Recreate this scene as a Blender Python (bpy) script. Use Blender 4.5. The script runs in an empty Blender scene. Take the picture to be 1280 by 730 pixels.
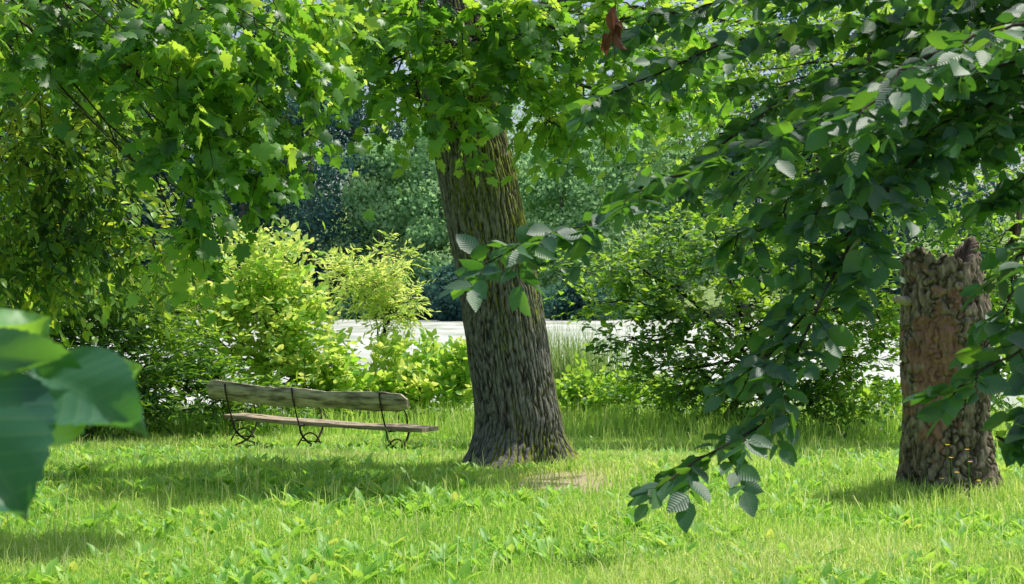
import bpy, math, numpy as np
from mathutils import Vector, noise as mnoise
R=np.random.default_rng(7)
sc=bpy.context.scene
CH=1.48; FP=1758.0
def W(u,v,d): return np.array([(u-640)/FP*d, d, CH-(v-372)/FP*d])
def GZ(x,y):
    z=np.interp(y,[-60,12,17.5,23,26,30,160,170,190,260,700],[0,0,-.42,-.62,-1.25,-2,-2,-.7,2,20,30])
    return z+0.03*np.sin(x*1.3+y*.7)*np.sin(y*.9-x*.4)*np.clip((25-y)/5,0,1)
def nrm(a): return a/np.maximum(np.linalg.norm(a,axis=-1,keepdims=True),1e-9)

# ------------------------------------------------------------ mesh helpers
class Bag:
    def __init__(s): s.V=[];s.L=[];s.S=[];s.r=[];s.uv=[];s.n=0
    def add(s,V,L,S,r=None,uv=None):
        V=np.asarray(V,float).reshape(-1,3);L=np.asarray(L).ravel();S=np.asarray(S).ravel()
        s.V.append(V);s.L.append(L+s.n);s.S.append(S)
        s.r.append(np.full(len(S),.5) if r is None else r)
        s.uv.append(np.zeros((len(L),2)) if uv is None else uv); s.n+=len(V)
    def leaves(s,T,faces,pos,F,N,size,r,wid=None):
        n=len(pos)
        if n==0: return
        F=nrm(F);N=nrm(N-F*(N*F).sum(1,keepdims=True));X=np.cross(F,N)
        size=np.asarray(size)*np.ones(n)
        w=np.ones(n) if wid is None else wid
        V=pos[:,None,:]+size[:,None,None]*(T[None,:,0:1]*X[:,None,:]*w[:,None,None]+T[None,:,1:2]*F[:,None,:]+T[None,:,2:3]*N[:,None,:])
        fl=np.concatenate([np.array(f) for f in faces]);fs=np.array([len(f) for f in faces])
        L=(fl[None,:]+(np.arange(n)*len(T))[:,None]).ravel()
        s.add(V,L,np.tile(fs,n),np.repeat(r,len(fs)),np.tile(T[fl,:2],(n,1)))
    def tubes(s,P,Rd,sides=4,cap=False):
        P=np.asarray(P,float);Rd=np.asarray(Rd,float)
        if P.ndim==2: P=P[None];Rd=Rd[None]
        n,k,_=P.shape
        Tn=nrm(np.gradient(P,axis=1))
        ref=np.where(np.abs(Tn[:,:1,2:3])>.8,np.array([1.,0,0]),np.array([0,0,1.]))
        A=nrm(np.cross(Tn,np.broadcast_to(ref,Tn.shape)));B=np.cross(Tn,A)
        a=np.arange(sides)/sides*2*np.pi
        V=P[:,:,None,:]+Rd[:,:,None,None]*(np.cos(a)[None,None,:,None]*A[:,:,None,:]+np.sin(a)[None,None,:,None]*B[:,:,None,:])
        i=np.arange(k-1)[:,None]*sides;j=np.arange(sides)[None,:];j2=(j+1)%sides
        q=np.stack([i+j,i+j2,i+sides+j2,i+sides+j],-1).reshape(-1)
        L=(q[None]+(np.arange(n)*k*sides)[:,None]).ravel()
        S=np.full(n*(k-1)*sides,4)
        s.add(V,L,S)
        if cap:
            for m in range(n):
                b=s.n-n*k*sides+m*k*sides
                s.L.append(b+np.arange(sides)[::-1]);s.S.append(np.array([sides]));s.r.append(np.array([.5]));s.uv.append(np.zeros((sides,2)))
                s.L.append(b+(k-1)*sides+np.arange(sides));s.S.append(np.array([sides]));s.r.append(np.array([.5]));s.uv.append(np.zeros((sides,2)))
    def obj(s,name,mat,parent=None,smooth=False):
        V=np.concatenate(s.V);L=np.concatenate(s.L).astype(np.int32);S=np.concatenate(s.S).astype(np.int32)
        off=np.zeros(3)
        if parent is not None: off=np.array(parent.location)
        me=bpy.data.meshes.new(name)
        me.vertices.add(len(V));me.vertices.foreach_set('co',(V-off).astype(np.float32).ravel())
        me.loops.add(len(L));me.loops.foreach_set('vertex_index',L)
        me.polygons.add(len(S));st=np.concatenate([[0],np.cumsum(S)[:-1]]).astype(np.int32)
        me.polygons.foreach_set('loop_start',st)
        me.update(calc_edges=True)
        a=me.attributes.new('rnd','FLOAT','FACE');a.data.foreach_set('value',np.concatenate(s.r).astype(np.float32))
        u=me.uv_layers.new(name='UVMap');u.data.foreach_set('uv',np.concatenate(s.uv).astype(np.float32).ravel())
        if smooth: me.polygons.foreach_set('use_smooth',np.ones(len(S),bool))
        me.materials.append(mat)
        o=bpy.data.objects.new(name,me);sc.collection.objects.link(o)
        if parent is not None: o.parent=parent
        return o
def empty(name,loc,label,cat,group=None):
    e=bpy.data.objects.new(name,None);e.location=loc;e.empty_display_size=.3;sc.collection.objects.link(e)
    e['label']=label;e['category']=cat
    if group: e['group']=group
    return e

# ------------------------------------------------------------ materials
def newmat(name):
    m=bpy.data.materials.new(name);m.use_nodes=True;nt=m.node_tree;nt.nodes.clear()
    return m,nt,nt.nodes,nt.links
def ramp(N,stops):
    r=N.new('ShaderNodeValToRGB');e=r.color_ramp.elements
    while len(e)<len(stops): e.new(.5)
    for k,(p,c) in enumerate(stops): e[k].position=p;e[k].color=(*c,1)
    return r
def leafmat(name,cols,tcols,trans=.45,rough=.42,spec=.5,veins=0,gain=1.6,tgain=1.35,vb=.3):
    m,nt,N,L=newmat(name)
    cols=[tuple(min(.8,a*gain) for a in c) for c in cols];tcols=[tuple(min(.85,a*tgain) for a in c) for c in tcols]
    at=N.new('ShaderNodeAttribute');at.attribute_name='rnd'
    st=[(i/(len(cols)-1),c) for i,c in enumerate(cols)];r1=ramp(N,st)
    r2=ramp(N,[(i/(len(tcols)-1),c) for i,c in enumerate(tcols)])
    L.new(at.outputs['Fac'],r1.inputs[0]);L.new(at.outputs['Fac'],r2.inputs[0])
    p=N.new('ShaderNodeBsdfPrincipled');p.inputs['Roughness'].default_value=rough;p.inputs['Specular IOR Level'].default_value=spec
    t=N.new('ShaderNodeBsdfTranslucent');mx=N.new('ShaderNodeMixShader');mx.inputs[0].default_value=trans
    o=N.new('ShaderNodeOutputMaterial')
    c1,c2=r1.outputs[0],r2.outputs[0]
    if veins:
        uv=N.new('ShaderNodeUVMap');uv.uv_map='UVMap';sp=N.new('ShaderNodeSeparateXYZ');L.new(uv.outputs[0],sp.inputs[0])
        ab=N.new('ShaderNodeMath');ab.operation='ABSOLUTE';L.new(sp.outputs[0],ab.inputs[0])
        ma=N.new('ShaderNodeMath');ma.operation='MULTIPLY_ADD';L.new(ab.outputs[0],ma.inputs[0]);ma.inputs[1].default_value=-.75;L.new(sp.outputs[1],ma.inputs[2])
        mu=N.new('ShaderNodeMath');mu.operation='MULTIPLY';L.new(ma.outputs[0],mu.inputs[0]);mu.inputs[1].default_value=veins
        si=N.new('ShaderNodeMath');si.operation='SINE';L.new(mu.outputs[0],si.inputs[0])
        rr=N.new('ShaderNodeMapRange');L.new(si.outputs[0],rr.inputs[0]);rr.inputs[1].default_value=.85;rr.inputs[2].default_value=1;
        mr=N.new('ShaderNodeMapRange');L.new(ab.outputs[0],mr.inputs[0]);mr.inputs[1].default_value=.016;mr.inputs[2].default_value=.004
        mm=N.new('ShaderNodeMath');mm.operation='MAXIMUM';L.new(rr.outputs[0],mm.inputs[0]);L.new(mr.outputs[0],mm.inputs[1])
        for k in (0,1):
            x=N.new('ShaderNodeMixRGB');x.blend_type='MIX';f=N.new('ShaderNodeMath');f.operation='MULTIPLY';f.inputs[1].default_value=.2
            L.new(mm.outputs[0],f.inputs[0]);L.new(f.outputs[0],x.inputs[0]);L.new([c1,c2][k],x.inputs[1]);x.inputs[2].default_value=[(.25,.4,.15,1),(.16,.28,.03,1)][k]
            if k==0:c1n=x.outputs[0]
            else:c2n=x.outputs[0]
        c1,c2=c1n,c2n
        bp=N.new('ShaderNodeBump');bp.inputs['Strength'].default_value=vb;bp.inputs['Distance'].default_value=.0012
        L.new(si.outputs[0],bp.inputs['Height']);L.new(bp.outputs[0],p.inputs['Normal'])
    L.new(c1,p.inputs['Base Color']);L.new(c2,t.inputs['Color'])
    L.new(p.outputs[0],mx.inputs[1]);L.new(t.outputs[0],mx.inputs[2]);L.new(mx.outputs[0],o.inputs[0])
    return m
def barkmat(name,c1,c2,moss=None,scale=(14,14,2.5),patch=None,cdark=(.03,.026,.018)):
    m,nt,N,L=newmat(name)
    g=N.new('ShaderNodeNewGeometry');mp=N.new('ShaderNodeMapping');mp.inputs['Scale'].default_value=scale
    L.new(g.outputs['Position'],mp.inputs[0])
    n1=N.new('ShaderNodeTexNoise');n1.inputs['Scale'].default_value=1;n1.inputs['Detail'].default_value=8;n1.inputs['Roughness'].default_value=.65
    L.new(mp.outputs[0],n1.inputs['Vector'])
    n2=N.new('ShaderNodeTexNoise');n2.inputs['Scale'].default_value=2.2;n2.inputs['Detail'].default_value=5;L.new(g.outputs['Position'],n2.inputs['Vector'])
    r=ramp(N,[(.3,cdark),(.47,c1),(.7,c2)]);L.new(n1.outputs[0],r.inputs[0])
    col=r.outputs[0]
    at=N.new('ShaderNodeAttribute');at.attribute_name='rnd'
    x=N.new('ShaderNodeMixRGB');x.blend_type='MULTIPLY';x.inputs[0].default_value=.92
    rr=ramp(N,[(0,(.1,.095,.09)),(.3,(.5,.49,.47)),(.6,(1,1,1))]);L.new(at.outputs['Fac'],rr.inputs[0]);L.new(col,x.inputs[1]);L.new(rr.outputs[0],x.inputs[2]);col=x.outputs[0]
    p=N.new('ShaderNodeBsdfPrincipled');p.inputs['Roughness'].default_value=.9;p.inputs['Specular IOR Level'].default_value=.2
    if patch:
        (px,py,pz),(sx,sy,sz),pc=patch
        s1=N.new('ShaderNodeVectorMath');s1.operation='SUBTRACT';L.new(g.outputs['Position'],s1.inputs[0]);s1.inputs[1].default_value=(px,py,pz)
        s2=N.new('ShaderNodeVectorMath');s2.operation='DIVIDE';L.new(s1.outputs[0],s2.inputs[0]);s2.inputs[1].default_value=(sx,sy,sz)
        s3=N.new('ShaderNodeVectorMath');s3.operation='LENGTH';L.new(s2.outputs[0],s3.inputs[0])
        n3=N.new('ShaderNodeTexNoise');n3.inputs['Scale'].default_value=9;n3.inputs['Detail'].default_value=6;L.new(g.outputs['Position'],n3.inputs['Vector'])
        ad=N.new('ShaderNodeMath');ad.operation='MULTIPLY_ADD';L.new(n3.outputs[0],ad.inputs[0]);ad.inputs[1].default_value=3.4;L.new(s3.outputs[1],ad.inputs[2])
        mr=N.new('ShaderNodeMapRange');L.new(ad.outputs[0],mr.inputs[0]);mr.inputs[1].default_value=2.7;mr.inputs[2].default_value=2.4
        x=N.new('ShaderNodeMixRGB');L.new(mr.outputs[0],x.inputs[0]);L.new(col,x.inputs[1])
        rp=ramp(N,[(.3,tuple(a*.35 for a in pc)),(.6,pc)]);L.new(n1.outputs[0],rp.inputs[0]);L.new(rp.outputs[0],x.inputs[2]);col=x.outputs[0]
    if moss:
        sp=N.new('ShaderNodeSeparateXYZ');L.new(g.outputs['True Normal'],sp.inputs[0]);sz=N.new('ShaderNodeSeparateXYZ');L.new(g.outputs['Position'],sz.inputs[0])
        mz=N.new('ShaderNodeMapRange');L.new(sz.outputs[2],mz.inputs[0]);mz.inputs[1].default_value=.32;mz.inputs[2].default_value=.0;mz.inputs[4].default_value=.45
        mu=N.new('ShaderNodeMapRange');L.new(sz.outputs[2],mu.inputs[0]);mu.inputs[1].default_value=.9;mu.inputs[2].default_value=2.6;mu.inputs[4].default_value=.2
        a1=N.new('ShaderNodeMath');a1.operation='ADD';L.new(mz.outputs[0],a1.inputs[0]);L.new(mu.outputs[0],a1.inputs[1])
        a2=N.new('ShaderNodeMath');a2.operation='MULTIPLY_ADD';L.new(sp.outputs[0],a2.inputs[0]);a2.inputs[1].default_value=.7;L.new(a1.outputs[0],a2.inputs[2])
        a3=N.new('ShaderNodeMath');a3.operation='ADD';L.new(a2.outputs[0],a3.inputs[0]);L.new(n2.outputs[0],a3.inputs[1])
        mr=N.new('ShaderNodeMapRange');L.new(a3.outputs[0],mr.inputs[0]);mr.inputs[1].default_value=1.12-moss[1];mr.inputs[2].default_value=1.22-moss[1]
        x=N.new('ShaderNodeMixRGB');L.new(mr.outputs[0],x.inputs[0]);L.new(col,x.inputs[1])
        rm=ramp(N,[(.3,tuple(a*.35 for a in moss[0])),(.65,moss[0])]);n4=N.new('ShaderNodeTexNoise');n4.inputs['Scale'].default_value=25;L.new(g.outputs['Position'],n4.inputs['Vector']);L.new(n4.outputs[0],rm.inputs[0]);L.new(rm.outputs[0],x.inputs[2]);col=x.outputs[0]
    L.new(col,p.inputs['Base Color'])
    b=N.new('ShaderNodeBump');b.inputs['Strength'].default_value=.9;b.inputs['Distance'].default_value=.015;L.new(n1.outputs[0],b.inputs['Height']);L.new(b.outputs[0],p.inputs['Normal'])
    o=N.new('ShaderNodeOutputMaterial');L.new(p.outputs[0],o.inputs[0]);return m
def simplemat(name,c1,c2,scale=(5,5,5),rough=.7,metal=0,bump=.3,dist=.005,lo=.35,hi=.65):
    m,nt,N,L=newmat(name)
    tc=N.new('ShaderNodeTexCoord');mp=N.new('ShaderNodeMapping');mp.inputs['Scale'].default_value=scale;L.new(tc.outputs['Object'],mp.inputs[0])
    n1=N.new('ShaderNodeTexNoise');n1.inputs['Scale'].default_value=1;n1.inputs['Detail'].default_value=7;n1.inputs['Roughness'].default_value=.6;L.new(mp.outputs[0],n1.inputs['Vector'])
    r=ramp(N,[(lo,c1),(hi,c2)]);L.new(n1.outputs[0],r.inputs[0])
    p=N.new('ShaderNodeBsdfPrincipled');p.inputs['Roughness'].default_value=rough;p.inputs['Metallic'].default_value=metal;L.new(r.outputs[0],p.inputs['Base Color'])
    b=N.new('ShaderNodeBump');b.inputs['Strength'].default_value=bump;b.inputs['Distance'].default_value=dist;L.new(n1.outputs[0],b.inputs['Height']);L.new(b.outputs[0],p.inputs['Normal'])
    o=N.new('ShaderNodeOutputMaterial');L.new(p.outputs[0],o.inputs[0]);return m

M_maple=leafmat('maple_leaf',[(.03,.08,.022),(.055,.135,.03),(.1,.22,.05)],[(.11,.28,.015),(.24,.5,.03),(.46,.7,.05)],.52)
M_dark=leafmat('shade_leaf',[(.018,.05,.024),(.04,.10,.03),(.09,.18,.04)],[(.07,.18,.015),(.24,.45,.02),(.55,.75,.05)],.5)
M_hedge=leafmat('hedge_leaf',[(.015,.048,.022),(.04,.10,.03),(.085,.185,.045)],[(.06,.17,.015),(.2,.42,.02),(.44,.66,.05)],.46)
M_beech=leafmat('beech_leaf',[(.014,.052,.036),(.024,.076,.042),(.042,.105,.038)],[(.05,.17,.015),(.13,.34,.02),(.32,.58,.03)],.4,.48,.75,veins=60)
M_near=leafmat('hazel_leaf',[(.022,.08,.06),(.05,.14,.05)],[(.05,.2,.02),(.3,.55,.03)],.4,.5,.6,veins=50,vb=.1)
M_bright=leafmat('sunny_leaf',[(.075,.165,.035),(.14,.28,.06),(.22,.38,.1)],[(.28,.54,.04),(.45,.72,.08),(.6,.84,.16)],.56,gain=1.8,tgain=1.5)  # backlit glow of the foliage put into brightened leaf colours
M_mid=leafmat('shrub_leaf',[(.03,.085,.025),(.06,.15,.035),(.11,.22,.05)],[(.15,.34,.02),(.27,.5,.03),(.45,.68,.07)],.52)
M_far=leafmat('far_leaf',[(.02,.055,.06),(.033,.08,.08),(.055,.115,.09)],[(.03,.09,.07),(.05,.14,.08),(.09,.2,.09)],.4,.8,.1,gain=1.6)  # woodland shade and bluish haze put into the leaf colours
M_farl=leafmat('far_light_leaf',[(.10,.19,.11),(.16,.27,.14),(.24,.36,.18)],[(.22,.4,.16),(.32,.5,.2),(.44,.64,.26)],.5,.8,.1,gain=1.8,tgain=1.45)  # aerial haze imitated by paler leaf colours
M_grass=leafmat('grass_blade',[(.085,.175,.025),(.145,.265,.045),(.24,.355,.08),(.4,.42,.2)],[(.23,.46,.04),(.36,.6,.07),(.5,.7,.14),(.6,.64,.3)],.5,.5,.35,gain=1.9,tgain=1.5)
M_weed=leafmat('weed_leaf',[(.08,.19,.03),(.13,.28,.05),(.22,.36,.07)],[(.25,.5,.04),(.38,.64,.07),(.58,.74,.11)],.45,.45,.4,gain=1.7)
M_reed=leafmat('reed_blade',[(.08,.16,.05),(.16,.26,.08),(.35,.38,.2)],[(.2,.35,.06),(.35,.5,.12),(.5,.55,.3)],.4)
M_dry=leafmat('dry_leaf',[(.12,.04,.02),(.22,.09,.05)],[(.3,.1,.04),(.4,.16,.08)],.3,.7,gain=1,tgain=.8)
M_bark=barkmat('furrowed_bark',(.15,.145,.13),(.34,.33,.295),moss=((.26,.3,.03),.08),scale=(45,45,13))
M_stump=barkmat('weathered_stump',(.17,.135,.1),(.42,.34,.26),moss=((.14,.16,.04),-.2),patch=((3.12,10.3,1.0),(.22,.5,.6),(.34,.18,.13)),scale=(26,26,12))
M_twig=barkmat('twig_bark',(.05,.042,.03),(.12,.1,.07))
M_wood=simplemat('old_bench_wood',(.11,.095,.065),(.5,.44,.32),(3,16,16),.9,lo=.36,hi=.6,bump=.6)
M_seat=simplemat('old_seat_wood',(.16,.12,.08),(.5,.41,.3),(3,24,22),.85)
M_iron=simplemat('rusty_iron',(.02,.018,.016),(.06,.04,.03),(30,30,30),.6,.3)
M_stub=simplemat('cut_wood',(.25,.21,.14),(.42,.37,.27),(20,20,20),.8)
M_yel=simplemat('yellow_petal',(.7,.45,.02),(.85,.6,.03),(20,20,20),.6)
M_stem=simplemat('green_stem',(.06,.14,.03),(.1,.2,.04),(20,20,20),.6)

# ------------------------------------------------------------ leaf templates
def oval(w=.3,fold=.07,drop=.1):
    ys=[0,.22,.5,.78,1];ws=[0,.8*w,w,.62*w,0]
    V=[(0,y,-drop*y*y) for y in ys]
    for sgn in(-1,1): V+=[(sgn*ws[k],ys[k],fold-drop*ys[k]**2) for k in(1,2,3)]
    F=[(0,1,5),(1,2,6,5),(2,3,7,6),(3,4,7),(0,8,1),(1,8,9,2),(2,9,10,3),(3,10,4)]
    return np.array(V),F
def hexl(w=.3,fold=.06):
    V=[(0,0,0),(0,1,-.06),(-w,.35,fold),(-w*.7,.72,fold),(w,.35,fold),(w*.7,.72,fold)]
    return np.array(V,float),[(0,1,3,2),(0,4,5,1)]
def maple():
    h=[(.06,.02),(.2,-.06),(.42,-.02),(.34,.16),(.6,.36),(.46,.44),(.5,.58),(.24,.56),(.26,.78),(.12,.8)]
    out=[(0,.06)]+h+[(0,1.05)]+[(-x,y) for x,y in h[::-1]]
    V=[(0,.35,.05)]+[(x,y,-.12*abs(x)-.1*y*y) for x,y in out]
    n=len(out);F=[(0,1+(i+1)%n,1+i) for i in range(n)]
    return np.array(V),F
OV=oval(.31);OVN=oval(.22);HX=hexl();HN=hexl(.14);MP=maple();QD=(np.array([(0,0,0),(.45,.45,.1),(0,1,0),(-.45,.5,.1)],float),[(0,1,2,3)])

def ball(n,p=.45):
    v=nrm(R.normal(size=(n,3)));return v*(R.random((n,1))**p)
def twigs(bl,bt,o,d,L,nleaf,size,T,droop=.3,hang=.3,tilt=.5,trad=.004,base_r=.5,var=.35,wj=.2,sides=3):
    n=len(o);d=nrm(d);L=L*np.ones(n)
    def pt(t): return o[:,None,:]+d[:,None,:]*(L[:,None]*t)[:,:,None]+np.array([0,0,-1.])*(droop*L[:,None]*t*t)[:,:,None]
    if bt is not None:
        t=np.tile(np.linspace(0,1,4),(n,1));bt.tubes(pt(t),trad*(1.15-t),sides)
    t=np.linspace(.08,1,nleaf)[None,:]+R.normal(0,.03,(n,nleaf))
    P=pt(t).reshape(-1,3)
    dd=np.repeat(d,nleaf,0);side=nrm(np.cross(dd,np.array([0,0,1.]))+1e-4)
    sg=np.tile(np.where(np.arange(nleaf)%2,1,-1),n)[:,None]
    last=np.tile(np.arange(nleaf)==nleaf-1,n)[:,None]
    F=dd*np.where(last,1,.55)+side*sg*np.where(last,.1,.8)+np.array([0,0,-hang])+R.normal(0,.28,P.shape)
    N=np.array([0,0,1.])+R.normal(0,tilt,P.shape)
    br=(base_r*np.ones(n) if np.ndim(base_r)==0 else base_r)
    r=np.clip(np.repeat(br,nleaf)+R.normal(0,var*.6,len(P)),0,1)
    bl.leaves(T[0],T[1],P,F,N,size*(1+R.uniform(-.4,.25,len(P))),r,1+R.uniform(-wj,wj,len(P)))
def curve(pts,n=14,wob=.04):
    pts=np.array(pts,float);s=np.linspace(0,len(pts)-1,n);i=np.clip(s.astype(int),0,len(pts)-2);f=(s-i)[:,None]
    p0=pts[np.clip(i-1,0,len(pts)-1)];p1=pts[i];p2=pts[i+1];p3=pts[np.clip(i+2,0,len(pts)-1)]
    P=.5*((2*p1)+(-p0+p2)*f+(2*p0-5*p1+4*p2-p3)*f*f+(-p0+3*p1-3*p2+p3)*f**3)
    w=R.normal(0,wob,P.shape);w[0]=0
    return P+w
def limb_spray(bl,bt,pts,r0,r1,per_m,tl,nleaf,size,T,spread=1.,taper=.75,**k):
    P=curve(pts,18,.012);bt.tubes(P,np.linspace(r0,r1,len(P)),6)
    seg=np.linalg.norm(np.diff(P,axis=0),axis=1);tot=seg.sum();n=max(3,int(tot*per_m))
    cs=np.concatenate([[0],np.cumsum(seg)]);s=np.clip((np.arange(n)+.5+R.uniform(-.4,.4,n))/n,.03,1)*tot
    O=np.stack([np.interp(s,cs,P[:,a]) for a in range(3)],1);D=np.stack([np.interp(s,cs,nrm(np.gradient(P,axis=0))[:,a]) for a in range(3)],1)
    side=nrm(np.cross(D,np.array([0,0,1.])));sg=np.where(np.arange(n)%2,-1,1)[:,None]
    d=D*.8+side*sg*spread+R.normal(0,.25,(n,3))
    twigs(bl,bt,O,d,tl*(R.uniform(.5,1.1,n))*(1.15-taper*s/tot),nleaf,size,T,**k)
    twigs(bl,bt,P[-1:],nrm(P[-1:]-P[-2:-1]),np.array([tl*.35]),5,size*.9,T,**k)
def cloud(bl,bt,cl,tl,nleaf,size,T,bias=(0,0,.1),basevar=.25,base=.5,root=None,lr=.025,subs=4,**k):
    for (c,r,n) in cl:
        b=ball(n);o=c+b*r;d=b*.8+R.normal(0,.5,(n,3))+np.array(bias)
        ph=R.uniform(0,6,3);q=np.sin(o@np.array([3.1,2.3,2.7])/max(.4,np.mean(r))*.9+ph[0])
        twigs(bl,bt,o,d,tl*R.uniform(.5,1.2,n),nleaf,size,T,base_r=np.clip(base+basevar*q+.15*b[:,2],0,1),**k)  # leaf tone rises toward cluster tops, painting in light from above
        if root is not None and bt is not None:
            rt=np.array(root);m=(rt+c)/2+np.array([0,0,.12*np.linalg.norm(c-rt)])+R.normal(0,.08,3)
            P=curve([rt,m,c],12,.03);bt.tubes(P,np.linspace(lr,lr*.25,12),6)
            for _ in range(subs):
                e=c+ball(1)[0]*r*.9;j=R.integers(6,11);Q=curve([P[j],(P[j]+e)/2+R.normal(0,.04,3),e],8,.02);bt.tubes(Q,np.linspace(lr*.4,lr*.1,8),4)
def WC(u,v,d,ru,rv,rd,n): return (W(u,v,d),np.array([ru/FP*d,rd,rv/FP*d]),n)

# ------------------------------------------------------------ ground / lake
xs=np.concatenate([np.linspace(-500,-42,18),np.linspace(-40,40,161),np.linspace(42,500,18)])
ys=np.concatenate([np.linspace(-60,-1,12),np.linspace(0,34,120),np.linspace(36,158,12),np.linspace(160,195,16),np.linspace(205,700,12)])
X,Y=np.meshgrid(xs,ys);Z=GZ(X,Y)
b=Bag();nx,ny=len(xs),len(ys);i=np.arange(ny-1)[:,None]*nx;j=np.arange(nx-1)[None]
b.add(np.stack([X,Y,Z],-1),np.stack([i+j,i+j+1,i+nx+j+1,i+nx+j],-1).ravel(),np.full((nx-1)*(ny-1),4))
m,nt,N,L=newmat('meadow_soil')
g=N.new('ShaderNodeNewGeometry');n1=N.new('ShaderNodeTexNoise');n1.inputs['Scale'].default_value=1.3;n1.inputs['Detail'].default_value=9;L.new(g.outputs['Position'],n1.inputs['Vector'])
r=ramp(N,[(.3,(.11,.18,.05)),(.5,(.18,.28,.08)),(.7,(.27,.32,.12))]);L.new(n1.outputs[0],r.inputs[0])
s1=N.new('ShaderNodeVectorMath');s1.operation='SUBTRACT';s1.inputs[1].default_value=(.42,11.3,0);L.new(g.outputs['Position'],s1.inputs[0])
s2=N.new('ShaderNodeVectorMath');s2.operation='DIVIDE';s2.inputs[1].default_value=(.5,.9,1);L.new(s1.outputs[0],s2.inputs[0])
s3=N.new('ShaderNodeVectorMath');s3.operation='LENGTH';L.new(s2.outputs[0],s3.inputs[0])
mr=N.new('ShaderNodeMapRange');mr.inputs[1].default_value=1.2;mr.inputs[2].default_value=.7;L.new(s3.outputs[1],mr.inputs[0])
mx=N.new('ShaderNodeMixRGB');L.new(mr.outputs[0],mx.inputs[0]);L.new(r.outputs[0],mx.inputs[1]);mx.inputs[2].default_value=(.36,.3,.2,1)
p=N.new('ShaderNodeBsdfPrincipled');p.inputs['Roughness'].default_value=.95;L.new(mx.outputs[0],p.inputs['Base Color'])
bp=N.new('ShaderNodeBump');bp.inputs['Distance'].default_value=.05;L.new(n1.outputs[0],bp.inputs['Height']);L.new(bp.outputs[0],p.inputs['Normal'])
o=N.new('ShaderNodeOutputMaterial');L.new(p.outputs[0],o.inputs[0])
go=b.obj('ground',m,smooth=True);go['kind']='structure';go['label']='grassy park lawn sloping down to the lake'
b=Bag();b.add([(-300,24.3,-1),(300,24.3,-1),(300,172,-1),(-300,172,-1)],[0,1,2,3],[4])
m,nt,N,L=newmat('lake_water')
g=N.new('ShaderNodeNewGeometry');mp=N.new('ShaderNodeMapping');mp.inputs['Scale'].default_value=(.16,.05,1);L.new(g.outputs['Position'],mp.inputs[0])
n1=N.new('ShaderNodeTexNoise');n1.inputs['Scale'].default_value=2.0;n1.inputs['Detail'].default_value=7;L.new(mp.outputs[0],n1.inputs['Vector'])
r=ramp(N,[(.36,(.44,.48,.38)),(.5,(.62,.65,.58)),(.6,(.8,.81,.77))]);L.new(n1.outputs[0],r.inputs[0])  # bright sky reflection painted as a pale streaky base colour
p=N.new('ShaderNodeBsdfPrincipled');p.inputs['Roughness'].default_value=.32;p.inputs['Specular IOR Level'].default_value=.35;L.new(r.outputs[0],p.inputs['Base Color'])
n2=N.new('ShaderNodeTexNoise');n2.inputs['Scale'].default_value=2;n2.inputs['Detail'].default_value=4;L.new(g.outputs['Position'],n2.inputs['Vector'])
bp=N.new('ShaderNodeBump');bp.inputs['Distance'].default_value=.03;L.new(n2.outputs[0],bp.inputs['Height']);L.new(bp.outputs[0],p.inputs['Normal'])
o=N.new('ShaderNodeOutputMaterial');L.new(p.outputs[0],o.inputs[0])
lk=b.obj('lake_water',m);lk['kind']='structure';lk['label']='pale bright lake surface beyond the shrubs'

# ------------------------------------------------------------ trunks
def trunk_mesh(name,center,radius,ztop,mat,parent,na=200,nz=320,amp=.022,flare=None,jag=None,hollow=False,fr=(13,13,2.0),wb=.012,warp=.035,brk=.3):
    V=[];rv=[]
    for k in range(nz):
        t=k/(nz-1)
        for a in range(na):
            th=2*math.pi*a/na
            zt=ztop+(jag(th) if jag else 0);z=-.12+t*(zt+.12)
            cx,cy=center(z);r=radius(z)
            if flare: r*=1+flare(th,z)
            ct,st=math.cos(th),math.sin(th)
            q=Vector((ct*.36,st*.36,z))
            wob=mnoise.noise(Vector((q.x*2,q.y*2,z*1.1)))*wb
            wa=mnoise.noise(Vector((q.x*4,q.y*4,z*5)))*warp
            nn=mnoise.noise(Vector(((q.x+wa)*fr[0],(q.y+wa)*fr[1],z*fr[2])))
            n2=mnoise.noise(Vector((q.x*fr[0]*2,q.y*fr[1]*2,z*fr[2]*4+9)))
            n3=mnoise.noise(Vector((q.x*fr[0]*.9,q.y*fr[1]*.9,z*fr[2]*7+9)))
            rd=min(1,abs(nn+brk*n3)*3.6);e=rd**.8
            h=(e-.6)*amp*1.3+n2*amp*.5
            V.append((cx+ct*(r+wob+h),cy+st*(r+wob+h),z));rv.append(min(1,max(0,e*.75+n2*.35)))
    if hollow:
        base=len(V)-na
        for ri,(rs,dz) in enumerate([(.8,-.02),(.62,-.14),(.35,-.3),(.05,-.35)]):
            for a in range(na):
                x,y,z=V[base+a];cx,cy=center(z)
                V.append((cx+(x-cx)*rs,cy+(y-cy)*rs,z*(1-.12*ri)+.12*ri*(ztop-.1)+dz));rv.append(.3)
        nz+=4
    i=np.arange(nz-1)[:,None]*na;j=np.arange(na)[None];j2=(j+1)%na
    b=Bag();rv=np.array(rv);q=np.stack([i+j,i+j2,i+na+j2,i+na+j],-1).reshape(-1,4)
    b.add(V,q.ravel(),np.full(len(q),4),rv[q].mean(1))
    return b
TX=lambda z: float(np.interp(z,[-.2,.0,.4,1.7,2.8,7],[.03,.04,.06,-.14,-.36,-1.3]))
TR=lambda z: float(np.interp(z,[-.2,0,.1,.25,.6,1.7,2.8,7],[.53,.49,.44,.40,.375,.355,.345,.26]))
def fl(th,z):
    f=max(0,(.42-z)/.42)**2
    return f*(.18*math.cos(3*th-.1)+.08*math.cos(5*th+1.9)+.10)
root=empty('maple_tree',(0.06,12.8,0),'large leaning maple with thick furrowed bark and mossy side','tree')
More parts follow.
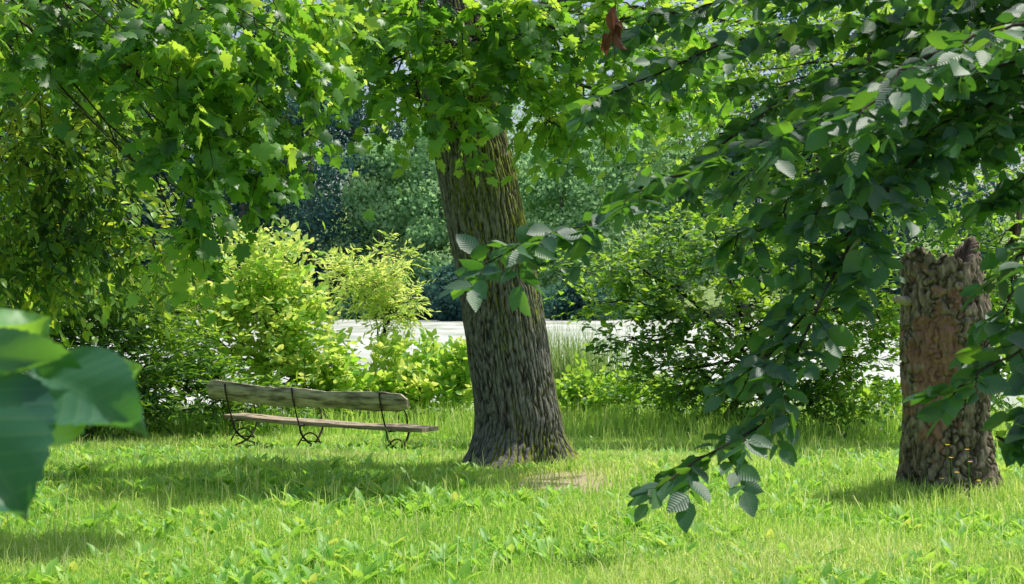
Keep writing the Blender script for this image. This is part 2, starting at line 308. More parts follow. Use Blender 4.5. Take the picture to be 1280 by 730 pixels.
b=trunk_mesh('trunk',lambda z:(TX(z),12.8),TR,4.6,M_bark,root,na=540,nz=520,amp=.017,flare=fl,fr=(32,32,2.1),warp=.014,brk=.35)
b.tubes(curve([(TX(4.4),12.8,4.4),(TX(5),12.8,5.2),(TX(6.5),12.8,7)],8,.0),np.linspace(.29,.2,8),20)
b.tubes(curve([(TX(3.3),12.8,3.3),(.5,12.4,4.2),(1.2,12,5.2),(2.0,11.6,6)],12,.02),np.linspace(.16,.08,12),10)
b.tubes(curve([(TX(3.6),12.8,3.6),(-1.2,12.2,4.3),(-2.2,11.6,4.9)],12,.02),np.linspace(.13,.05,12),10)
b.obj('trunk',M_bark,root,True)
bl,bt=Bag(),Bag();TP=(TX(4.0),12.7,4.0)
cl=[WC(560,5,11.6,150,12,.6,50),WC(500,45,11.3,60,9,.5,22),WC(600,50,11.4,80,9,.5,30),WC(470,95,11.5,46,8,.4,16),WC(560,95,11.3,60,9,.4,21),WC(650,100,11.6,50,9,.4,15),
    WC(520,130,11.4,40,7,.35,13),WC(600,135,11.4,34,7,.3,10),WC(560,155,11.4,22,5,.25,5),WC(690,20,11.8,90,14,.6,32),WC(740,70,12,80,12,.6,28),WC(690,150,11.8,30,9,.4,9),WC(800,30,12.4,80,20,.7,34),WC(830,110,12.4,70,20,.7,30),WC(430,20,12.3,40,14,.5,13),WC(760,130,12.2,60,14,.6,20)]
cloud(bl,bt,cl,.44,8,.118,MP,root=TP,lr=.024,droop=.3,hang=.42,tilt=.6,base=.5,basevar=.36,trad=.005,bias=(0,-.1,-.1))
cl=[((TX(6)+R.uniform(1,3),12.8+R.uniform(2,5),R.uniform(6.5,8.5)),np.array([1.3,1.3,.8]),12) for _ in range(2)]
cloud(bl,bt,cl,.8,7,.2,MP,root=(TX(5.5),12.8,5.5),lr=.07,droop=.3)
bt.obj('branches',M_twig,root);bl.obj('crown',M_maple,root)

sx,sy=3.27,10.65
root=empty('tree_stump',(sx,sy,0),'tall broken dead stump with peeling bark and jagged top','stump')
SR=lambda z: float(np.interp(z,[-.2,0,.2,.6,1.2,1.7,2.1],[.38,.355,.335,.32,.31,.29,.25]))
def jag(th):
    j=.07*math.sin(2*th+.4)+.06*mnoise.noise(Vector((math.cos(th)*2.5,math.sin(th)*2.5,3)))*2+.025*mnoise.noise(Vector((math.cos(th)*9,math.sin(th)*9,5)))*2
    return j+.14*max(0,math.cos(th+.4))-.05
b=trunk_mesh('trunk',lambda z:(sx+.02*math.sin(z*3),sy),SR,1.80,M_stump,root,na=320,nz=320,amp=.018,flare=lambda th,z:max(0,(.3-z)/.3)**2*.08*math.cos(4*th+1)+.05*math.cos(2*th+1.2)+.04*math.cos(3*th+z*1.5),jag=jag,hollow=True,fr=(14,14,3.2),wb=.1,warp=.04,brk=.6)
b.obj('trunk',M_stump,root,True)
b=Bag();P=np.array([W(1150,379,10.6),W(1132,376,10.5),W(1119,374,10.4)]);b.tubes(P,np.array([.042,.034,.025]),12,cap=True)
b.obj('branch_stub',M_stub,root)

# ------------------------------------------------------------ bench
def box_plank(L0,L1,thick,height,bend=0,n=40,jit=.006,seed=0,rnd=0,tp=.15):
    rr=np.random.default_rng(seed);b=Bag();V=[]
    for k in range(n):
        t=k/(n-1);x=L0+(L1-L0)*t;zz=bend*math.sin(math.pi*t*1.0)
        e=min(t,1-t)*(L1-L0);c=rnd*max(0,1-e/rnd)**2*.8 if rnd>0 else 0
        wv=min(1,height/.1)
        ht=height*(1-tp*t)+rr.normal(0,jit)+.010*math.sin(t*17)*wv-c;hb=rr.normal(0,jit)+.008*math.sin(t*11+1)*wv+c*.6
        for (y,z) in((-thick/2,hb+zz),(thick/2,hb+zz),(thick/2,ht+zz-.004),(thick/2-.006,ht+zz),(-thick/2+.006,ht+zz),(-thick/2,ht+zz-.004)): V.append((x,y,z))
    i=np.arange(n-1)[:,None]*6;j=np.arange(6)[None];j2=(j+1)%6
    b.add(V,np.stack([i+j,i+j2,i+6+j2,i+6+j],-1).ravel(),np.full((n-1)*6,4))
    b.add(V[:6],[5,4,3,2,1,0],[6]);b.add(V[-6:],[0,1,2,3,4,5],[6]);return b
bd=17.5;bx=(388-640)/FP*bd;bz=-.43
root=empty('park_bench',(0,0,0),'weathered wooden plank bench with curved iron legs standing on grass','bench')
def local(b,fn):
    b.V=[np.array([fn(v) for v in A]) for A in b.V]
HL=1.52
bb=box_plank(-HL,HL+.05,.045,.25,-.035,seed=2,jit=.004,rnd=.08);local(bb,lambda v:(v[0],v[1]-.14-.28*(v[2])+0,v[2]+.59))
back=bb.obj('backrest',M_wood,root)
b1=box_plank(-HL+.10,HL+.13,.17,.05,-.02,seed=3,jit=.0015,tp=0);local(b1,lambda v:(v[0],v[1]+.10,v[2]+.33))
b2=box_plank(-HL+.10,HL+.13,.17,.05,-.02,seed=4,jit=.0015,tp=0);local(b2,lambda v:(v[0],v[1]+.29,v[2]+.33))
b1.V+=b2.V;b1.L+=[l+b1.n for l in b2.L];b1.S+=b2.S;b1.r+=b2.r;b1.uv+=b2.uv
seat=b1.obj('seat',M_seat,root)
for x in(-1.2,-.12,1.2):
    b=Bag()
    def rod(pts,r=.012): b.tubes(curve([(x,p[0],p[1]) for p in pts],20,0),np.full(20,r),8,cap=True)
    rod([(-.23,.80),(-.21,.68),(-.14,.48),(-.07,.32)],.010)
    rod([(-.07,.33),(-.02,.2),(.14,.08),(.36,.0),(.52,-.04),(.6,-.1)],.014)
    rod([(.42,.32),(.37,.2),(.22,.06),(-.04,.0),(-.22,-.04),(-.3,-.1)],.014)
    rod([(-.07,.322),(.15,.318),(.42,.32)],.016)
    rod([(-.20,.76),(-.05,.7),(.2,.62),(.34,.5),(.38,.34)],.009)
    rod([(-.1,.07),(.0,.17),(.13,.21),(.26,.17),(.36,.06)],.010)
    b.tubes(np.array([(x-.16,.18,.1),(x+.16,.18,.1)]),np.array([.009,.009]),6)
    lg=b.obj('leg',M_iron,root)
root.location=(bx,bd,bz);root.rotation_euler=(0,math.radians(.6),math.radians(-30))

# ------------------------------------------------------------ hanging maple from a neighbour tree (upper left)
root=empty('maple_tree',(-4.8,8.6,0),'spreading maple tree with low hanging leafy boughs','tree')
bt=Bag();bl=Bag()
bt.tubes(curve([(-4.8,8.6,-.1),(-4.7,8.6,2),(-4.5,8.7,4),(-4.3,8.8,7)],16,.02),np.linspace(.36,.2,16),14)
bt.obj('trunk',M_bark,root,True)
bt=Bag();TP=(-4.5,8.7,3.9)
cl=[WC(280,0,8.8,130,12,.5,44),WC(250,45,8.5,90,10,.5,30),WC(345,50,8.7,50,10,.4,16),WC(230,90,8.4,60,10,.4,20),WC(320,100,8.7,56,10,.4,18),WC(250,135,8.4,50,9,.35,18),WC(335,145,8.7,36,8,.3,11),
    WC(245,180,8.4,38,8,.3,14),WC(310,190,8.6,36,8,.3,10),WC(260,220,8.4,34,8,.3,12),WC(325,225,8.6,26,7,.25,6),WC(245,262,8.4,16,8,.2,7),WC(245,295,8.4,10,8,.15,5),WC(150,20,9,60,14,.5,20),WC(150,80,9,50,12,.5,12),WC(380,20,9,40,12,.4,12),
    WC(60,5,8.4,90,14,.5,30),WC(40,50,8.4,70,12,.5,16),WC(90,85,8.6,50,12,.4,9)]
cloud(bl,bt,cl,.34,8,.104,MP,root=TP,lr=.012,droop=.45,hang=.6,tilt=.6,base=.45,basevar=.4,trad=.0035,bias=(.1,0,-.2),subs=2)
cl=[WC(385,170,8.8,26,60,.4,14),WC(400,110,9,20,50,.4,8)]
cloud(bl,bt,cl,.4,3,.07,MP,root=TP,lr=.012,droop=.8,hang=.65,tilt=.7,base=.3,trad=.003)
bt.obj('branches',M_twig,root);bl.obj('crown',M_maple,root)

# left shady tree
root=empty('ash_tree',(-7.2,12.5,0),'shady broadleaf tree with thin drooping branches','tree')
bt=Bag();bl=Bag()
bt.tubes(curve([(-7.2,12.5,-.1),(-7,12.5,3),(-6.6,12.6,7)],14,.03),np.linspace(.3,.16,14),12);bt.obj('trunk',M_bark,root,True)
bt=Bag();TP=(-6.9,12.5,3.8)
cl=[WC(60,10,11.5,120,24,.8,80),WC(30,70,11.5,90,18,.7,60),WC(130,60,11.8,60,18,.7,36),WC(50,125,11.5,80,16,.7,55),WC(140,160,11.8,46,24,.6,36),WC(30,185,11.6,60,18,.6,46),WC(110,230,12,60,18,.6,46),WC(30,245,12,60,18,.6,42),WC(60,295,12,80,16,.6,55),WC(130,300,12,50,16,.6,34),WC(40,345,12,70,14,.6,46),WC(-80,200,11,50,160,.7,50),WC(200,300,12.4,40,20,.5,22)]
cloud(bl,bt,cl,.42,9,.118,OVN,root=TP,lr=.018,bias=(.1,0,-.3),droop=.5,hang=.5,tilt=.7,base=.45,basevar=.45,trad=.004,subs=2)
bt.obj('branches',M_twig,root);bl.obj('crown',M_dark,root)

# ------------------------------------------------------------ near beech on the right
root=empty('beech_tree',(3.4,4.6,0),'beech tree with long drooping boughs of glossy dark leaves','tree')
bt=Bag();bt.tubes(curve([(3.4,4.6,-.1),(3.35,4.6,1.5),(3.3,4.7,3),(3.2,4.8,6)],16,.01),np.linspace(.26,.15,16),14);bt.obj('trunk',M_bark,root,True)
bt=Bag();bl=Bag()
def LB(pts,d0,d1,r0,per,tl,nl=9,size=.078,**k):
    n=len(pts);P=[W(u,v,d0+(d1-d0)*i/(n-1)) for i,(u,v) in enumerate(pts)]
    k.setdefault('droop',.22);k.setdefault('hang',.3);k.setdefault('tilt',.65);k.setdefault('base_r',.4)
    limb_spray(bl,bt,P,r0,.0025,per,tl,nl,size,OV,trad=.0022,**k)
LB([(1750,-160),(1450,-60),(1280,20),(1080,110),(930,190),(820,235),(720,285),(610,328)],4.6,4.0,.009,25,.27,taper=.55)
LB([(1700,-80),(1420,30),(1270,110),(1140,210),(1060,310),(1015,400),(970,490),(930,545),(840,600)],4.6,3.8,.008,19,.25,taper=.5)
LB([(1450,40),(1200,150),(1060,290),(1020,370),(980,430),(920,470)],4.5,4.0,.006,16,.22,taper=.5)
LB([(1700,-200),(1400,-60),(1150,15),(950,45),(800,100),(730,130)],5.2,5,.010,22,.4)
LB([(1500,120),(1390,230),(1320,290),(1275,340),(1250,400),(1215,450)],4.2,3.9,.006,17,.22)
LB([(1500,280),(1380,380),(1310,420),(1255,455),(1190,485)],4.0,3.7,.005,15,.19)
LB([(1480,420),(1360,480),(1310,520),(1250,555)],3.8,3.6,.004,12,.16)
LB([(1700,-260),(1300,-60),(1100,-20),(900,0),(780,30)],4.8,4.6,.010,24,.38)
LB([(1650,-80),(1350,60),(1200,130),(1060,200),(980,260),(910,310)],5.2,4.8,.007,22,.38)
LB([(1700,-100),(1400,30),(1250,90),(1120,160),(1040,240),(1000,320)],4.4,4.2,.007,22,.34)
LB([(1600,0),(1380,80),(1300,130),(1230,175),(1150,220)],4.6,4.4,.007,28,.36)
LB([(1600,-150),(1300,20),(1100,70),(960,140),(880,200),(830,240)],5.0,4.7,.007,23,.36)
LB([(1500,-80),(1290,30),(1180,60),(1100,120),(1070,150)],3.6,3.4,.006,17,.26)
LB([(1600,-60),(1400,20),(1280,90),(1180,130),(1100,190),(1060,250)],5.6,5.2,.008,30,.45)
LB([(1600,-160),(1400,-60),(1240,20),(1150,60),(1040,100),(950,110)],5.6,5.2,.008,30,.45)
LB([(1600,-120),(1350,-20),(1220,60),(1100,110),(1000,170),(920,230)],5.9,5.5,.008,28,.45)
LB([(1600,-20),(1450,60),(1340,110),(1260,150),(1180,200)],5.9,5.6,.008,30,.45)
LB([(1600,-220),(1400,-100),(1280,-30),(1180,10),(1080,30)],5.4,5.2,.008,30,.42)
LB([(1500,80),(1400,150),(1340,180),(1290,215),(1240,260)],5.2,5.0,.007,24,.34)
cl=[(np.array([1.8+R.uniform(-.8,2.0),6.0+R.uniform(-1,1.2),R.uniform(4.3,5.4)]),np.array([.8,.8,.3]),28) for _ in range(7)]  # unseen upper crown added to block sun from the boughs below
cloud(bl,bt,cl,.6,8,.12,OV,root=(3.3,4.8,4),lr=.03,droop=.3)
bt.obj('branches',M_twig,root);bl.obj('crown',M_beech,root)
b=Bag();o0=W(768,22,4.4);n=7
pos=o0+R.normal(0,1,(n,3))*np.array([.010,.012,.03]);F=np.array([0,0,-1.])+R.normal(0,.25,(n,3));Nn=np.array([0,-1,0.])+R.normal(0,.9,(n,3))
b.leaves(*oval(.2,.25,.3),pos,F,Nn,.075,R.random(n));b.tubes(np.array([W(762,-30,4.5),W(770,0,4.4),W(768,90,4.4)]),np.array([.003,.002,.001]),4)
d=b.obj('dead_leaves',M_dry,root);d['label']='withered brown leaves hanging from a snapped twig'

# middle-distance trees behind
def back_tree(name,base,label,cl,mat,size,T,TP,tl=.8,nl=9,lr=.06,base_c=.5,**k):
    root=empty(name,base,label,'tree' if 'tree' in name else 'shrub')
    bt=Bag();bl=Bag();bs=Bag()
    bs.tubes(curve([(base[0],base[1],base[2]-.1),((base[0]*.5+TP[0]*.5),TP[1]*.5+base[1]*.5,(base[2]+TP[2])/2),TP],10,.02),np.linspace(lr*2.2,lr,10),10)
    cloud(bl,bt,cl,tl,nl,size,T,root=TP,lr=lr,base=base_c,**k)
    bs.obj('trunk' if 'tree' in name else 'stem',M_bark,root,True);bt.obj('branches',M_twig,root);bl.obj('crown' if 'tree' in name else 'foliage',mat,root)
def gp(u,d): x=(u-640)/FP*d; return (x,d,float(GZ(x,d)))
bt_=gp(1330,19);back_tree('hornbeam_tree',bt_,'leafy hornbeam tree with layered sunlit branches behind the stump',
  [WC(1180,60,18,160,80,2,170),WC(1000,60,18,140,80,1.5,150),WC(1150,200,18,160,70,1.5,150),WC(1000,220,17.5,120,45,1.2,100),WC(870,50,18.5,120,60,1.5,120),WC(1260,330,18,100,80,1.2,140),WC(1250,440,17,60,90,1,120),WC(900,170,18,80,30,1.2,50),WC(760,10,19,80,30,1.2,50)],
  M_mid,.13,HX,(bt_[0]-.3,bt_[1],3.5),droop=.2,hang=.25,tilt=.45,base_c=.55,basevar=.35)
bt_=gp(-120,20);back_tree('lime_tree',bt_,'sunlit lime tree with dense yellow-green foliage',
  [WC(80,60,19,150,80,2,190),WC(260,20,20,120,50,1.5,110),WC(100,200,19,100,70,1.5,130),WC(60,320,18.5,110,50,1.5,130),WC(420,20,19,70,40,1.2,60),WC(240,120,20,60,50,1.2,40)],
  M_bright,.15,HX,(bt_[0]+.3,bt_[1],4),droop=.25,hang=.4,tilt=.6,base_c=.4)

# ------------------------------------------------------------ shrubs
bt_=gp(330,22.5);back_tree('elder_shrub',bt_,'rounded shrub with sunlit yellow-green leaves by the shore',
  [WC(325,350,22,60,45,1,170),WC(290,420,21.5,100,60,1,220),WC(375,430,22,44,40,.8,100),WC(370,475,21.5,70,36,.8,130),WC(225,390,21.5,60,60,.8,90),WC(350,385,21.6,60,36,.6,110),WC(420,465,21.8,24,20,.5,24)],
  M_bright,.14,HX,(bt_[0],bt_[1],.3),.55,9,.035,base_c=.6,bias=(0,0,.6),droop=.2,hang=.15,tilt=.7)
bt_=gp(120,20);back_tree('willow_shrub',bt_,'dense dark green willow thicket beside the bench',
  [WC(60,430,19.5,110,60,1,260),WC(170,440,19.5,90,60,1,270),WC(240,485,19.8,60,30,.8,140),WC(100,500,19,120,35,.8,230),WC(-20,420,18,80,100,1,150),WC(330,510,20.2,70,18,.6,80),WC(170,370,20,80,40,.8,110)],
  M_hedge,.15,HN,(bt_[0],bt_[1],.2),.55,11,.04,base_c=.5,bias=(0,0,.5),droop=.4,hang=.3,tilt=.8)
bt_=gp(480,23.2);back_tree('willow_shrub',bt_,'small bright willow bush arching over the water',
  [WC(465,350,23,50,22,.6,120),WC(492,375,23,36,22,.5,80),WC(430,340,23.4,34,16,.5,44),WC(490,400,23,24,18,.4,36),WC(498,320,23.6,14,26,.4,26)],
  M_bright,.13,HN,(bt_[0],bt_[1],.5),.38,9,.02,base_c=.8,bias=(0,0,.3),droop=.3,hang=.2,tilt=.6)
bt_=gp(520,22.5);back_tree('balsam_shrub',bt_,'low lush bright green undergrowth at the lake edge',
  [WC(455,500,22.3,50,22,.6,110),WC(545,490,22.3,45,30,.6,130),WC(415,500,21.8,50,22,.5,80),WC(578,480,22,20,44,.4,70),WC(500,480,22.6,40,28,.5,90),WC(490,445,22.8,18,22,.5,26),WC(540,445,22.8,20,10,.4,12)],
  M_bright,.15,HX,(bt_[0],bt_[1],-.2),.36,8,.02,base_c=.5,bias=(0,0,1.1),droop=.2,hang=-.1,tilt=.8)
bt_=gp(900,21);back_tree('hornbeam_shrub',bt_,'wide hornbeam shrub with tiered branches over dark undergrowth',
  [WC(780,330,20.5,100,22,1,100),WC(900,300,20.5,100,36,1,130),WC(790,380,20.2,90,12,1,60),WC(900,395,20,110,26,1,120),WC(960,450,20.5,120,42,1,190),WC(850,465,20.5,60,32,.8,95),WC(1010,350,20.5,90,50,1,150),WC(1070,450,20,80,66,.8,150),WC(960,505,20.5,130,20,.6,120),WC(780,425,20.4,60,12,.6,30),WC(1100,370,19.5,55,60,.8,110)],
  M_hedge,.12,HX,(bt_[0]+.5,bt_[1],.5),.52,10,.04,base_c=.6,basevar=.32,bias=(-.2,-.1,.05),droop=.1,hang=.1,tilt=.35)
bt_=gp(750,23);back_tree('bramble_shrub',bt_,'sparse low bright shrub among the reeds',
  [WC(740,495,22.5,50,26,.5,80),WC(800,495,22,60,24,.5,90),WC(705,505,22,34,24,.4,50),WC(870,505,22,60,20,.5,70),WC(1080,505,21,60,20,.5,70)],
  M_mid,.12,HX,(bt_[0],bt_[1],-.3),.36,8,.02,base_c=.75,bias=(0,0,.9),droop=.2,hang=0,tilt=.7)

# ------------------------------------------------------------ far shore trees
def far_tree(x,y,H,Wd,mat,label,n=9000,size=1.0,name='shore_tree',low=0.05):
    z0=max(-1.02,float(GZ(x,y)));root=empty(name,(x,y,z0),label,'tree','trees on the far shore')
    b=Bag();b.tubes(curve([(x,y,z0-.3),(x+.3,y,z0+H*.4),(x,y,z0+H*.85)],8,.05),np.linspace(H*.02,H*.005,8),8);b.obj('trunk',M_bark,root,True)
    b=Bag();nl=26;t=R.uniform(low,.95,nl);w=np.sin(np.clip(t*.9+.08,0,1)*np.pi)**.6*R.uniform(.7,1.25,nl)
    c=np.stack([x+R.uniform(-1,1,nl)*Wd*.38*w,y+R.uniform(-1,1,nl)*Wd*.34*w,z0+H*t],1);rr=Wd*.17*(.5+.7*w)
    k=R.integers(0,nl,n);v=nrm(R.normal(size=(n,3)));pos=c[k]+v*(rr[k]*(.4+.8*R.random(n)**.6))[:,None]*np.array([1,1,.7])
    pos[:,2]=np.maximum(pos[:,2],z0-.1)
    F=R.normal(0,1,(n,3))+v*.5+np.array([0,0,-.4]);Nn=v+R.normal(0,.3,(n,3))
    b.leaves(QD[0],QD[1],pos,F,Nn,size*R.uniform(.5,1.2,n),np.clip(.4+.4*v[:,2]+R.normal(0,.12,n)+(R.random(nl)[k]-.5)*.6,0,1))  # lobe tops toned lighter, undersides darker: overhead light put into leaf colour
    b.obj('crown',mat,root)
ft=[(200,172,28,18,0),(300,174,32,20,0),(385,172,29,17,0),(120,172,26,18,0),(30,172,26,18,0),(250,205,38,22,0),(350,205,40,22,0),(440,200,36,20,0),
    (472,168,22,12,1),(548,170,27,15,1),(530,164,12,9,1),(640,172,25,16,1),(700,170,22,15,1),(770,172,26,17,1),(610,205,38,22,1),(720,205,38,22,1),(850,172,25,18,1),(930,172,26,18,0),(1020,172,27,19,0),(1110,172,27,18,0),(1210,172,29,20,0),(840,210,40,24,0),(980,210,40,24,0),(1130,210,40,24,0),(520,205,42,22,0),(150,210,38,22,0),(580,150,6,8,0),(555,158,4,8,0),(410,168,6,9,0),(445,163,3,7,1),(505,166,3.5,8,0),(720,155,4,9,0),(800,162,4,9,1)]
for (u,d,H,Wd,t) in ft:
    far_tree((u-640)/FP*d,d,H,Wd,[M_far,M_farl][t],['dark bluish-green woodland tree on the far lake shore','pale green tree on the far lake shore'][t],n=11000 if H>8 else 3000,size=.55)

# ------------------------------------------------------------ near leaves, hazel sapling
root=empty('hazel_sapling',(-.78,1.3,0),'hazel sapling with large veined green leaves','plant')
def bigleaf():
    ny,nx=30,13;V=[]
    for a in range(ny):
        t=a/(ny-1);w=.42*(math.sin(math.pi*min(1,t**.7))**.8) if 0<t<1 else 0
        w*=1+.03*math.sin(a*2.6)
        for c in range(nx):
            s=(c/(nx-1))*2-1;x=w*s
            V.append((x,t+.015*math.sin(a*2.6)*abs(s),.12*abs(s)-.2*(t-.3)**2+.0015*math.sin((t-.75*abs(x))*50)+.03*math.sin(5*t+3*s)))
    F=[]
    for a in range(ny-1):
        for c in range(nx-1):
            k=a*nx+c;F.append((k,k+1,k+nx+1,k+nx))
    return np.array(V),F
BL=bigleaf();b=Bag();bs=Bag()
def put(u0,v0,u1,v1,d0,d1,nv,r,wid=1.0):
    A=W(u0,v0,d0);B=W(u1,v1,d1);s=np.linalg.norm(B-A)
    b.leaves(BL[0],BL[1],A[None],(B-A)[None],np.array([nv],float),s,np.array([r]),np.array([wid]))
    S=W(-190,520,1.3)
    bs.tubes(curve([A,(A+S)/2+np.array([0,0,.01]),S],8,.0005),np.full(8,.0012),6)
put(-60,485,32,645,1.28,1.22,(.25,-1,.5),.05,1.1)
put(-90,460,92,446,1.32,1.29,(-.1,-1,.8),.3,.5)
put(52,470,180,532,1.33,1.25,(.15,-1,.75),.1,.78)
put(88,462,174,462,1.38,1.47,(.2,-.3,1),1.,.85)
put(-80,418,62,404,1.4,1.52,(0,-.25,1),1.,.9)
put(30,560,106,532,1.36,1.42,(.2,-.3,1),1.,.9)
bs.tubes(curve([(-.78,1.3,-.05),(-.76,1.3,.5),W(-190,520,1.3),W(-160,450,1.33),W(-120,380,1.35)],20,.001),np.linspace(.008,.003,20),8)
bs.obj('stem',M_stem,root,True);b.obj('leaves',M_near,root,True)

# ------------------------------------------------------------ grass
def pn(x,y): return .5+.25*np.sin(x*1.7+1.3*np.sin(y*1.1))+.25*np.sin(y*2.3+1.7*np.sin(x*.8+2))
def blades(b,x,y,h,w,r,lean=.45):
    n=len(x);z=GZ(x,y)-.01;th=R.uniform(0,2*np.pi,n);ln=h*np.abs(R.normal(0,lean,n));az=R.uniform(0,2*np.pi,n)
    X=np.stack([np.cos(th),np.sin(th),0*th],1)*w[:,None];B=np.stack([x,y,z],1)
    D=np.stack([np.cos(az)*ln,np.sin(az)*ln,0*az],1);U=np.array([0,0,1.])
    m=B+D*.3+U*(h*.6)[:,None];t=B+D+U*(h*(1-.25*np.clip(ln/h,0,2)))[:,None]
    V=np.stack([B-X*.5,B+X*.5,m+X*.4,m-X*.4,t],1)
    k=(np.arange(n)*5)[:,None]
    L=np.concatenate([k+np.array([[0,1,2,3]]),k+np.array([[3,2,4]])],1).ravel()
    b.add(V,L,np.tile([4,3],n),np.repeat(r,2))
def field(n,y0,y1,mg=1.6):
    u=R.random(n);y=y0*(y1/y0)**u
    x=R.uniform(-1,1,n)*(.385*y+mg);return x,y
def clear(x,y):
    k=((x-.04)**2+(y-12.8)**2>.42**2)&((x-sx)**2+(y-sy)**2>.33**2)
    bp=((x-.42)/.5)**2+((y-11.3)/.9)**2
    return k&(R.random(len(x))<np.clip(bp*.6,.12,1))
b=Bag();x,y=field(300000,6.2,24.6);k=clear(x,y);x,y=x[k],y[k];pt=pn(x*1.2,y*1.2);pp=pn(x*.5+4,y*.5)
h=(.025+.035*pt+.045*R.random(len(x)))*(1+2.6*np.clip((y-19.5)/4,0,1))*(1+.6*pp)
bn=np.clip(1-np.hypot((x-bx)/1.6,(y-16.8)/1.4),0,1);h*=1-.6*np.clip(bn*3,0,1)
e=np.minimum(np.hypot(x-.06,y-12.8),np.hypot(x-sx,y-sy));h*=1+.5*np.clip((.9-e)/.5,0,1)
blades(b,x,y,h,.003+.0005*y+.002*R.random(len(x)),np.clip(.38+.4*(pt-.5)+.45*(pp-.5)+R.normal(0,.18,len(x))+(R.random(len(x))<.06)*.5,0,1),.7)
n=14000;x=R.uniform(-9,9,n);y=R.uniform(19.5,24.3,n);blades(b,x,y,R.uniform(.2,.6,n),.013+0*x,np.clip(R.normal(.5,.2,n),0,1),.35)
n=6000;x,y=field(n,7,20);k=np.hypot((x-bx)/1.6,(y-16.8)/1.4)>.9;x,y=x[k],y[k];n=len(x);blades(b,x,y,R.uniform(.1,.28,n),.004+.0003*y,np.clip(R.normal(.72,.2,n),0,1),.5)
for (cx,cy,cr,n,hh) in [(2.85,10.3,.3,500,.17),(3.7,10.4,.35,700,.2),(-.55,12.4,.2,150,.09),(.7,12.3,.25,150,.09),(2.0,19,1.5,900,.4),(3.2,19,1.2,700,.4)]:
    x=R.normal(cx,cr,n);y=R.normal(cy,cr,n);k=clear(x,y);x,y=x[k],y[k];n=len(x);blades(b,x,y,hh*R.uniform(.5,1.3,n),.009+0*x,np.clip(R.normal(.5,.2,n),0,1),.45)
gr=b.obj('grass',M_grass);gr['kind']='stuff';gr['label']='sunlit uncut meadow grass covering the lawn'
b=Bag();n=9500;x,y=field(n,6.2,21);k=clear(x,y)&(pn(x*1.5+3,y*1.5)+R.normal(0,.22,n)>.42);x,y=x[k],y[k];n=len(x);m_=6
xx=np.repeat(x,m_);yy=np.repeat(y,m_);a=R.uniform(0,6.28,n*m_);el=R.uniform(.5,2.2,n*m_)
F=np.stack([np.cos(a),np.sin(a),el],1);Nn=np.stack([-np.cos(a)*el,-np.sin(a)*el,1+0*a],1)+R.normal(0,.2,(n*m_,3))
OVW=oval(.18,.05,.25)
b.leaves(OVW[0],OVW[1],np.stack([xx+.01*np.cos(a),yy+.01*np.sin(a),GZ(xx,yy)],1),F,Nn,np.repeat(R.uniform(.04,.15,n),m_)*R.uniform(.7,1.2,n*m_),np.clip(R.normal(.45,.22,n*m_)+(R.random(n*m_)<.05)*.5,0,1))
wd=b.obj('meadow_weeds',M_weed);wd['kind']='stuff';wd['label']='broad-leaved meadow weeds scattered through the grass'
b=Bag();n=420;x=.43+R.normal(0,.09,n);y=7.62+R.normal(0,.07,n);blades(b,x,y,R.uniform(.06,.14,n),.005+0*x,R.random(n)*.5,.5)
t=b.obj('grass_tuft',M_hedge);t['label']='small dark green tuft of fine grass in the lawn';t['category']='grass tuft'
b=Bag();n=1500;x=R.normal(.95,.5,n);y=R.uniform(23.2,24.8,n);blades(b,x,y,R.uniform(1.0,2.0,n),.024+0*x,R.random(n),.16)
n=1500;x=R.uniform(-3.4,7,n);y=R.uniform(23.4,24.8,n);blades(b,x,y,R.uniform(.4,1.0,n),.02+0*x,R.random(n),.2)
t=b.obj('reeds',M_reed);t['kind']='stuff';t['label']='tall pale reeds at the lake edge'
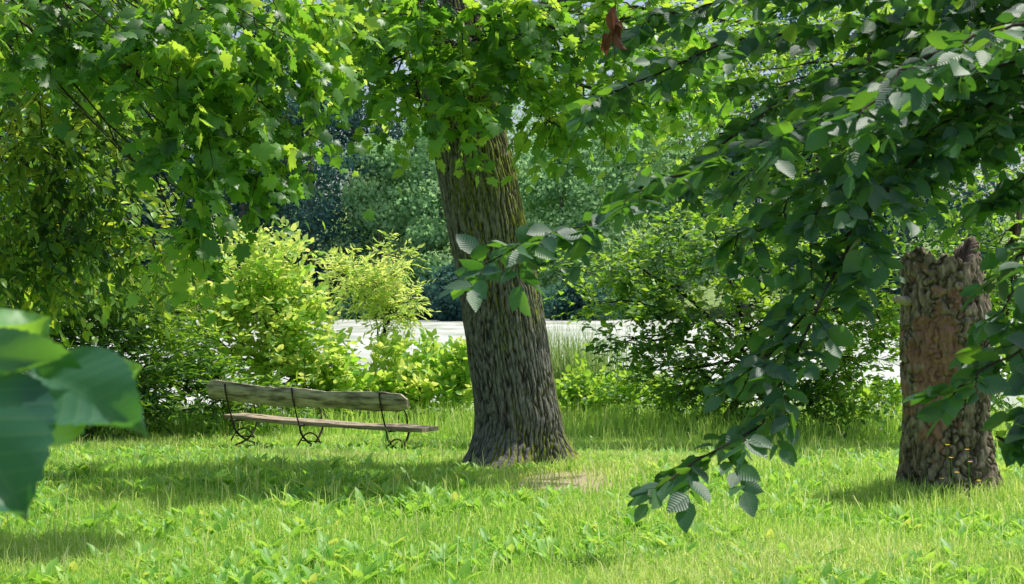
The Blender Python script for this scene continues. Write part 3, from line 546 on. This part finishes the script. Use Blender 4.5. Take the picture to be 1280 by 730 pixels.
def flower():
    b=Bag();b.tubes(curve([(0,0,0),(.012,0,.5),(.0,.01,1)],6,0),np.full(6,.003),5)
    nst=sum(len(s) for s in b.S);n=7;a=np.arange(n)/n*6.283
    F=np.stack([np.cos(a),np.sin(a),.35+0*a],1);b.leaves(OV[0],OV[1],np.tile([[0,.01,1.]],(n,1)),F,np.tile([[0,0,1.]],(n,1)),.02,np.full(n,.5),np.full(n,1.4))
    o=b.obj('yellow_flower',M_stem);o.data.materials.append(M_yel)
    mi=np.zeros(len(o.data.polygons),np.int32);mi[nst:]=1;o.data.polygons.foreach_set('material_index',mi);return o
f0=flower();spots=[(1186,556),(1210,562),(1196,590),(1213,577),(1178,598),(1190,572),(1222,600),(1098,590),(1110,606),(265,560),(300,556)]
for q,(u,v) in enumerate(spots):
    d=10.0+.25*R.random() if u>700 else 15.5
    p=W(u,v,d);gz=float(GZ(p[0],d));f=f0 if q==0 else f0.copy()
    if q: sc.collection.objects.link(f)
    f.location=(p[0],d,gz);f.scale=(1,1,max(.1,p[2]-gz));f.rotation_euler=(0,0,R.uniform(0,6))
    f['label']='small yellow wildflower on a thin stem in the grass';f['category']='flower';f['group']='yellow wildflowers in the grass'

# ------------------------------------------------------------ light, camera
az,el=math.radians(60),math.radians(62)
w=bpy.data.worlds.new('World');sc.world=w;w.use_nodes=True;nt=w.node_tree
bg=nt.nodes['Background'];sk=nt.nodes.new('ShaderNodeTexSky');sk.sky_type='NISHITA';sk.sun_disc=False;sk.sun_elevation=el;sk.sun_rotation=az
sk.dust_density=3.0;sk.ozone_density=.6
nt.links.new(sk.outputs[0],bg.inputs[0]);bg.inputs[1].default_value=.15
sd=bpy.data.lights.new('sun','SUN');sd.energy=5;sd.angle=math.radians(.6);sd.color=(1,.96,.86)
so=bpy.data.objects.new('sun',sd);sc.collection.objects.link(so);so.location=(10,10,20)
dirv=Vector((math.sin(az)*math.cos(el),math.cos(az)*math.cos(el),math.sin(el)));so.rotation_euler=dirv.to_track_quat('Z','Y').to_euler()
cd=bpy.data.cameras.new('camera');co=bpy.data.objects.new('camera',cd);sc.collection.objects.link(co);sc.camera=co
co.location=(0,0,CH);co.rotation_euler=(math.radians(90.23),0,0);cd.sensor_width=36;cd.lens=FP/1280*36;cd.clip_end=2000
cd.dof.use_dof=True;cd.dof.focus_distance=12.8;cd.dof.aperture_fstop=11
sc.view_settings.view_transform='Standard';sc.view_settings.look='None';sc.view_settings.exposure=0
